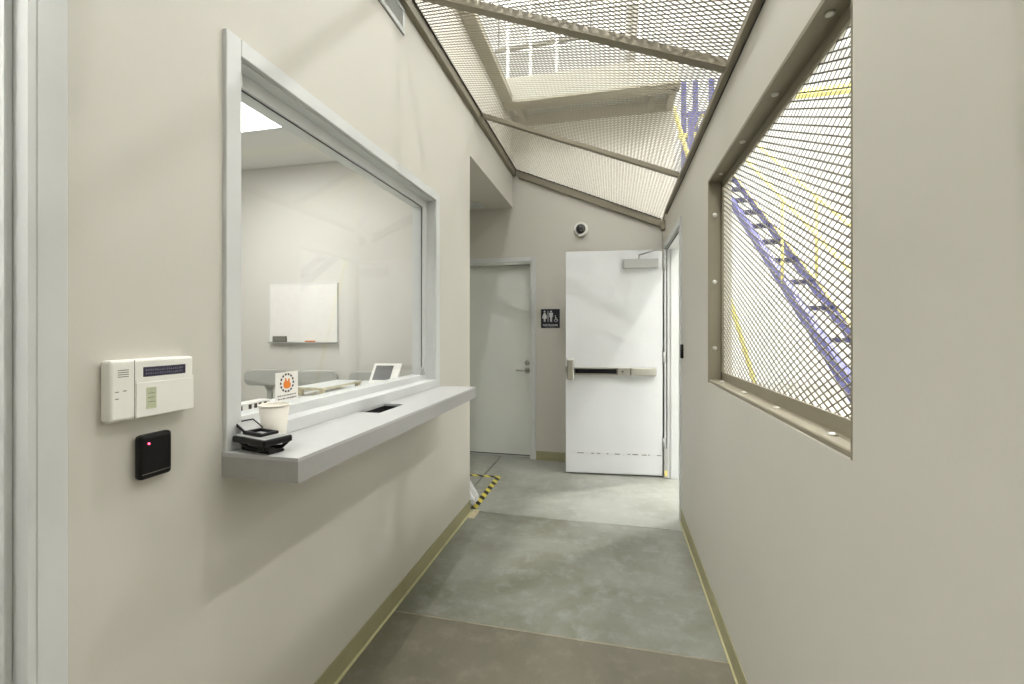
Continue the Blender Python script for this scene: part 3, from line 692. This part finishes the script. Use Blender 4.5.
sgp('divider', [[(-.028, -.036), (-.022, -.036), (-.022, .082), (-.028, .082)]])
cxm = .008
sgp('man_figure', [circ(cxm, .075, .010), [(cxm-.016, .062), (cxm+.016, .062), (cxm+.021, .054), (cxm+.021, .014), (cxm+.015, .014), (cxm+.014, .048), (cxm+.011, .048), (cxm+.010, -.036), (cxm+.001, -.036), (cxm+.001, .006), (cxm-.001, .006), (cxm-.001, -.036), (cxm-.010, -.036), (cxm-.011, .048), (cxm-.014, .048), (cxm-.015, .014), (cxm-.021, .014), (cxm-.021, .054)]])
ring = []
wc = (.060, -.018)
mbw = MB()
for k in range(14):
    a0_, a1_ = R(150)+R(270)*k/14, R(150)+R(270)*(k+1)/14
    mbw.prism([(wc[0]+.013*math.cos(a0_), wc[1]+.013*math.sin(a0_)), (wc[0]+.018*math.cos(a0_), wc[1]+.018*math.sin(a0_)), (wc[0]+.018*math.cos(a1_), wc[1]+.018*math.sin(a1_)), (wc[0]+.013*math.cos(a1_), wc[1]+.013*math.sin(a1_))], .0055, .0075, f_)
for o_ in (circ(.056, .028, .0055), [(.052, .020), (.058, .020), (.061, -.008), (.055, -.008)], [(.055, -.008), (.076, -.008), (.083, -.028), (.079, -.030), (.073, -.013), (.055, -.013)], [(.057, .010), (.072, .010), (.072, .005), (.057, .005)]):
    mbw.prism(o_, .0055, .0075, f_)
obj('wheelchair_symbol', mbw, 'signwhite', sg)
tcu = bpy.data.curves.new('sign_text', 'FONT'); tcu.body = 'RESTROOM'; tcu.size = .031; tcu.extrude = .001; tcu.align_x = 'CENTER'; tcu.resolution_u = 3; tcu.offset = .0006
to = bpy.data.objects.new('sign_text_curve', tcu); COL.objects.link(to)
dg = bpy.context.evaluated_depsgraph_get(); tme = bpy.data.meshes.new_from_object(to.evaluated_get(dg)); bpy.data.objects.remove(to)
tme.name = 'lettering'; tme.materials.clear(); tme.materials.append(M['signwhite'])
tob = bpy.data.objects.new('lettering', tme); COL.objects.link(tob); tob.parent = sg; tob.location = (0, -.007, -.083); tob.rotation_euler = (R(90), 0, 0)
sgp('braille_line', [[(-.04+i*.012, -.094), (-.034+i*.012, -.094), (-.034+i*.012, -.091), (-.04+i*.012, -.091)] for i in range(7)])

# wall air grille, high left
vg = thing('wall_vent', 'white rectangular air grille high on the left wall just below the mesh ceiling', 'vent', (XL, 1.82, H+1.62))
mb = MB()
vy0, vy1, vz0, vz1 = 1.50, 2.135, H+1.562, H+1.692
for q in ((vy0, vy1, vz0, vz0+.024), (vy0, vy1, vz1-.018, vz1), (vy0, vy0+.024, vz0+.024, vz1-.018), (vy1-.024, vy1, vz0+.024, vz1-.018)): mb.box(XL, XL+.010, *q, bev=.001)
obj('frame', mb, 'white_paint', vg)
obj('back_panel', MB().box(XL+.0005, XL+.002, vy0+.02, vy1-.02, vz0+.02, vz1-.014), 'keyline', vg)
for k in range(7):
    zz = vz0+.030+k*.0115
    obj('louvre', MB().box(XL+.001, XL+.007, vy0+.024, vy1-.024, zz, zz+.0035), 'white_paint', vg)
obj('shadow_gap', MB().box(XL+.0002, XL+.003, vy0-.003, vy1+.003, vz0-.003, vz0), 'keyline', vg)
# small soffit light in the alcove
sl = thing('soffit_vent', 'small square white grille in the alcove soffit', 'vent', (-1.47, 4.54, ZS))
mb = MB()
for q in ((-1.56, -1.38, 4.45, 4.475), (-1.56, -1.38, 4.605, 4.63), (-1.56, -1.535, 4.475, 4.605), (-1.405, -1.38, 4.475, 4.605)): mb.box(*q, ZS-.012, ZS, bev=.002)
obj('frame', mb, 'white_paint', sl)
obj('back_panel', MB().box(-1.536, -1.404, 4.474, 4.606, ZS-.003, ZS-.001), 'closer', sl)
for k in range(5):
    yy = 4.485+k*.025; obj('louvre', MB().box(-1.535, -1.405, yy, yy+.010, ZS-.009, ZS-.004), 'white_paint', sl)

# ------------------------------------------------------------------ floor tape and scrap
tp = obj('hazard_tape', MB().box(-1.100, -1.050, 3.30, 4.105, 0, .0012), 'tape'); tp['label'] = 'black and yellow hazard tape strip running along the concrete floor toward the back wall'; tp['category'] = 'tape'; tp['group'] = 'hazard tape on the floor'
tp2 = obj('hazard_tape', MB().box(-1.95, -1.100, 4.055, 4.105, 0, .0012), 'tape'); tp2['label'] = 'black and yellow hazard tape strip crossing the floor in front of the closed restroom door'; tp2['category'] = 'tape'; tp2['group'] = 'hazard tape on the floor'
tp3 = obj('hazard_tape', MB().box(-1.066, -1.016, 3.14, 3.30, 0, .0012), 'wood'); tp3['label'] = 'worn pale end of tape on the floor at the foot of the left wall corner'; tp3['category'] = 'tape'
# white plastic bag peeping round the wall end
mb = MB(); bmesh.ops.create_icosphere(mb.bm, subdivisions=3, radius=1)
random.seed(11)
for v in mb.bm.verts:
    n_ = 1+.22*math.sin(v.co.x*7+v.co.z*5)*math.cos(v.co.y*6)+random.uniform(-.04, .04)
    v.co = Vector((v.co.x*.085*n_*(1-.5*max(v.co.z, 0)), v.co.y*.09*n_*(1-.5*max(v.co.z, 0)), max(v.co.z, -.45)*.13*n_))
zm = min(v.co.z for v in mb.bm.verts)
for v in mb.bm.verts: v.co += Vector((-1.15, 3.37, -zm+.0005))
bg = obj('plastic_bag', mb, 'bag'); bg['label'] = 'white crumpled plastic bag on the floor just behind the end of the left wall'; bg['category'] = 'bag'

# ------------------------------------------------------------------ office interior
dz = H-.312
dsk = thing('office_desk', 'white narrow worktop just inside the office window', 'desk', (-1.37, 1.65, 0))
obj('desk_top', MB().box(-1.53, XL-.127, .82, 2.50, dz-.03, dz, bev=.003), 'white_paint', dsk)
for yy in (.84, 2.44): obj('desk_leg', MB().box(-1.52, -1.22, yy, yy+.04, 0, dz-.03), 'white_paint', dsk)
obj('modesty_panel', MB().box(-1.51, -1.49, .88, 2.44, .4, dz-.03), 'white_paint', dsk)
rs = thing('desk_riser', 'white desk riser shelf on pale plywood feet behind the window glass', 'shelf', (-1.425, 2.0, dz))
obj('shelf_board', MB().box(-1.50, -1.345, 1.835, 2.165, dz+.030, dz+.040, bev=.001), 'wood', rs)
obj('white_top', MB().box(-1.498, -1.347, 1.837, 2.163, dz+.040, dz+.042), 'white_paint', rs)
for yy in (1.84, 2.14):
    for xx in (-1.49, -1.372): obj('foot', MB().box(xx, xx+.022, yy, yy+.022, dz, dz+.030, bev=.001), 'wood', rs)
tb = thing('desk_tablet', 'white tilted tablet display with a grey screen at the far end of the office window', 'tablet', (-1.31, 2.34, dz), R(8))
Tt = Matrix.Translation((0, -.02, .006)) @ Matrix.Rotation(R(-42), 4, 'X')
obj('tablet_body', MB().box(-.088, .080, 0, .014, 0, .150, bev=.004, seg=2, T=Tt), 'paper', tb, local=True)
obj('screen', MB().box(-.070, .036, -.001, .001, .026, .132, T=Tt), 'tabscreen', tb, local=True)
obj('stand', MB().prism([(-.01, 0), (.10, 0), (.075, .085), (.0, .01)], -.06, .06, lambda u, v, h: Vector((h, u, v))), 'paper', tb, local=True)
ps = thing('power_strip', 'short white power strip with dark sockets behind the window glass', 'power strip', (-1.29, 1.33, dz))
obj('strip_body', MB().box(-1.315, -1.265, 1.25, 1.42, dz, dz+.056, bev=.004), 'paper', ps)
for yy in (1.275, 1.315, 1.34, 1.36, 1.385): obj('socket', MB().box(-1.3155+.0505, -1.2635, yy, yy+.012, dz+.026, dz+.050), 'ink', ps)

def chair(x, y, label, rz):
    t = thing('office_stool', label, 'chair', (x, y, 0), rz, 'grey stools inside the office')
    q = lambda n, mb, m='chair', p=None: obj(n, mb, m, p or t, local=True)
    # backrest: rounded pillow curved in plan
    mb = MB(); pts = []
    def rr(w_, h_, r_, n=6):
        out = []
        for cx_, cz_, a_ in ((w_-r_, h_-r_, 0), (-w_+r_, h_-r_, 90), (-w_+r_, -h_+r_, 180), (w_-r_, -h_+r_, 270)):
            for k in range(n+1):
                b_ = R(a_+90*k/n); out.append((cx_+r_*math.cos(b_), cz_+r_*math.sin(b_)))
        return out
    outline = rr(.180, .060, .045)
    mb.prism(outline, -.012, .012, lambda u, v, h: Vector((u, .15+h-1.1*u*u, 1.045+v)))
    q('backrest', mb)
    mb = MB(); mb.prism([(-.05, .0), (-.018, -.06), (-.022, -.22), (.022, -.22), (.018, -.06), (.05, .0)], -.01, .01, lambda u, v, h: Vector((u, .155+h, 1.0+v)))
    q('back_stem', mb)
    mb = MB(); mb.lathe([(.13, .0), (.15, .012), (.148, .035), (.12, .045), (.01, .038)], (0, 0, .74), 32); q('seat', mb)
    q('stem_bracket', MB().box(-.02, .02, .05, .17, .735, .785, bev=.004))
    q('pedestal', MB().tube([(0, 0, .04), (0, 0, .74)], .025, 14), 'chrome')
    mb = MB(); mb.lathe([(.17, 0), (.17, .012), (.05, .03), (.03, .05)], (0, 0, 0), 32); q('base_disc', mb, 'chrome')
    return t
c1_ = chair(-2.56, 2.72, 'grey stool with T-shaped backrest, leftmost in the office below the whiteboard', R(4))
for (x, y, rz, lb) in ((-2.15, 2.74, R(-3), 'grey stool in the middle of the row, partly behind the orange emblem card'), (-1.70, 2.76, R(2), 'grey stool at the right of the row, half hidden by the tablet')):
    c = copy_tree(c1_); c.location = (x, y, 0); c.rotation_euler = (0, 0, rz); c['label'] = lb

wbd = thing('whiteboard', 'small white dry-erase board on the office wall seen through the window', 'whiteboard', (-2.463, 3.12, H+.14))
wx0, wx1, wz0, wz1 = -2.771, -2.155, H-.088, H+.378
obj('board', MB().box(wx0, wx1, 3.106, 3.12, wz0, wz1), 'paper', wbd)
mb = MB()
for q in ((wx0-.008, wx1+.008, wz1, wz1+.008), (wx0-.008, wx0, wz0, wz1), (wx1, wx1+.008, wz0, wz1)): mb.box(q[0], q[1], 3.104, 3.12, q[2], q[3])
obj('frame', mb, 'lamphouse', wbd)
obj('pen_tray', MB().box(wx0-.01, wx1+.01, 3.080, 3.12, wz0-.012, wz0-.002, bev=.002), 'closer', wbd)
er = obj('board_eraser', MB().box(-2.735, -2.610, 3.083, 3.1045, wz0-.0015, wz0+.046, bev=.005, seg=2), 'keyline'); er['label'] = 'dark grey board eraser standing on the whiteboard pen tray'; er['category'] = 'eraser'
pn = obj('board_marker', MB().tube([(-2.43, 3.092, wz0+.005), (-2.34, 3.092, wz0+.005)], .006, 8), 'orange'); pn['label'] = 'orange marker pen lying on the whiteboard pen tray'; pn['category'] = 'marker'

# ------------------------------------------------------------------ warehouse things: blue ladder stair with yellow handrails
st = thing('warehouse_stair', 'blue steel ladder stair with yellow handrails beyond the right mesh window', 'stair', (1.7, 3.0, 0))
sl_ = .69
zof = lambda y: 1.36+sl_*(y-3.98)
yA, yB = 3.98-1.36/sl_, 8.55
def rail(x):
    mb = MB(); d_ = .075
    mb.prism([(yA, 0), (yA+d_*2, 0), (yB, zof(yB)-d_*.5), (yB, zof(yB)+d_*.8), (yA, zof(yA)+d_*.8)], x-.022, x+.022, lambda u, v, h: Vector((h, u, v)))
    return mb
XA1, XA2 = 1.60, 1.85
obj('stringer', rail(XA1), 'blue', st); obj('stringer', rail(XA2), 'blue', st)
for k in range(1, 22):
    z = k*.27-.02; y = (z-1.36)/sl_+3.98
    if y > yB-.05: break
    obj('tread', MB().box(XA1+.022, XA2-.022, y-.05, y+.07, z-.02, z+.018), 'tread', st)
for x in (XA1-.02, XA2+.02):
    hr = obj('handrail', MB().tube([(x, yA+.3, zof(yA+.3)+.1), (x, yA+.3, zof(yA+.3)+.82), (x, yB, zof(yB)+.82), (x, yB+.9, zof(yB)+.95)], .016, 8), 'yellow', st, label='safety yellow handrail')
    obj('middle_rail', MB().tube([(x, yA+.3, zof(yA+.3)+.45), (x, yB, zof(yB)+.45)], .010, 8), 'yellow', hr)
    for y in (4.7, 8.5): obj('baluster', MB().tube([(x, y, zof(y)), (x, y, zof(y)+.82)], .014, 8), 'yellow', hr)
zl = zof(yB)
obj('landing', MB().box(XA1-.25, XA2+.25, yB, yB+.95, zl-.12, zl), 'blue', st)
for x, y, zb_ in ((XA1-.22, yB+.05, 0), (XA1-.22, yB+.88, 0), (XA1+.0, yB+.88, 3), (XA2+.05, yB+.88, 3.4), (XA2+.22, yB+.88, 3.8)):
    obj('tower_post', MB().box(x-.045, x+.045, y-.04, y+.04, zb_, zl+1.9 if y > yB+.5 else zl+.9), 'blue', st)
obj('tower_panel', MB().box(XA1-.20, XA1+.12, yB+.93, yB+.95, zl-.9, zl+.9), 'blue', st)
obj('tower_gusset', MB().prism([(yB+.1, zl-.12), (yB+.8, zl-.12), (yB+.8, zl-1.3)], XA1-.2, XA1-.17, lambda u, v, h: Vector((h, u, v))), 'blue', st)
obj('tower_brace', MB().box(XA1-.22, XA2+.22, yB+.86, yB+.90, zl+1.2, zl+1.28), 'blue', st)
obj('landing_rail', MB().box(XA1-.4, XA2+.5, yB+.3, yB+.38, zl+.55, zl+.63), 'yellow', st)
pole = obj('leaning_pole', MB().tube([(1.655, 5.0, .0), (.63, 5.0, 3.80)], .022, 10), 'yellow'); pole['label'] = 'yellow pole leaning beyond the far side of the right mesh window'; pole['category'] = 'pole'
# hoist below the roof
ho = thing('overhead_hoist', 'blue hoist block with yellow hangers below the warehouse roof', 'hoist', (.92, 8.0, 8.0))
obj('hoist_block', MB().box(.78, 1.06, 7.8, 8.3, 7.70, 8.02, bev=.03), 'blue', ho)
obj('hanger', MB().tube([(1.15, 7.3, 8.22), (1.42, 7.3, 8.05), (1.5, 7.9, 7.7), (1.5, 8.1, 7.5)], .05, 8), 'yellow', ho)
obj('hanger', MB().box(1.1, 1.5, 7.9, 8.02, 7.55, 7.65), 'yellow', ho)
obj('trolley_rail', MB().box(.86, .98, 6.8, 9.4, 8.02, 8.22), 'whwhite', ho)
cb = obj('crane_beam', MB().box(2.0, 6.9, 5.7, 5.80, 4.13, 4.20), 'yellow'); cb['label'] = 'yellow horizontal beam high beyond the right mesh window'; cb['category'] = 'beam'
for x_ in (6.8,):
    obj('beam_post', MB().box(x_, x_+.1, 5.7, 5.80, 0, 4.13), 'yellow', cb)
obj('beam_post', MB().box(2.05, 2.15, 5.7, 5.80, 4.20, 8.22), 'fascia', cb)

cp = obj('conduit_pipe', MB().tube([(-2.174, 8.0, 6.66), (-.30, 8.0, 6.70)], .045, 8), 'keyline'); cp['label'] = 'dark conduit pipe crossing high behind the mezzanine railing'; cp['category'] = 'pipe'
for x_ in (-2.1, -.4): obj('pipe_hanger', MB().tube([(x_, 8.0, 6.7), (x_, 8.0, 8.40)], .012, 6), 'keyline', cp)
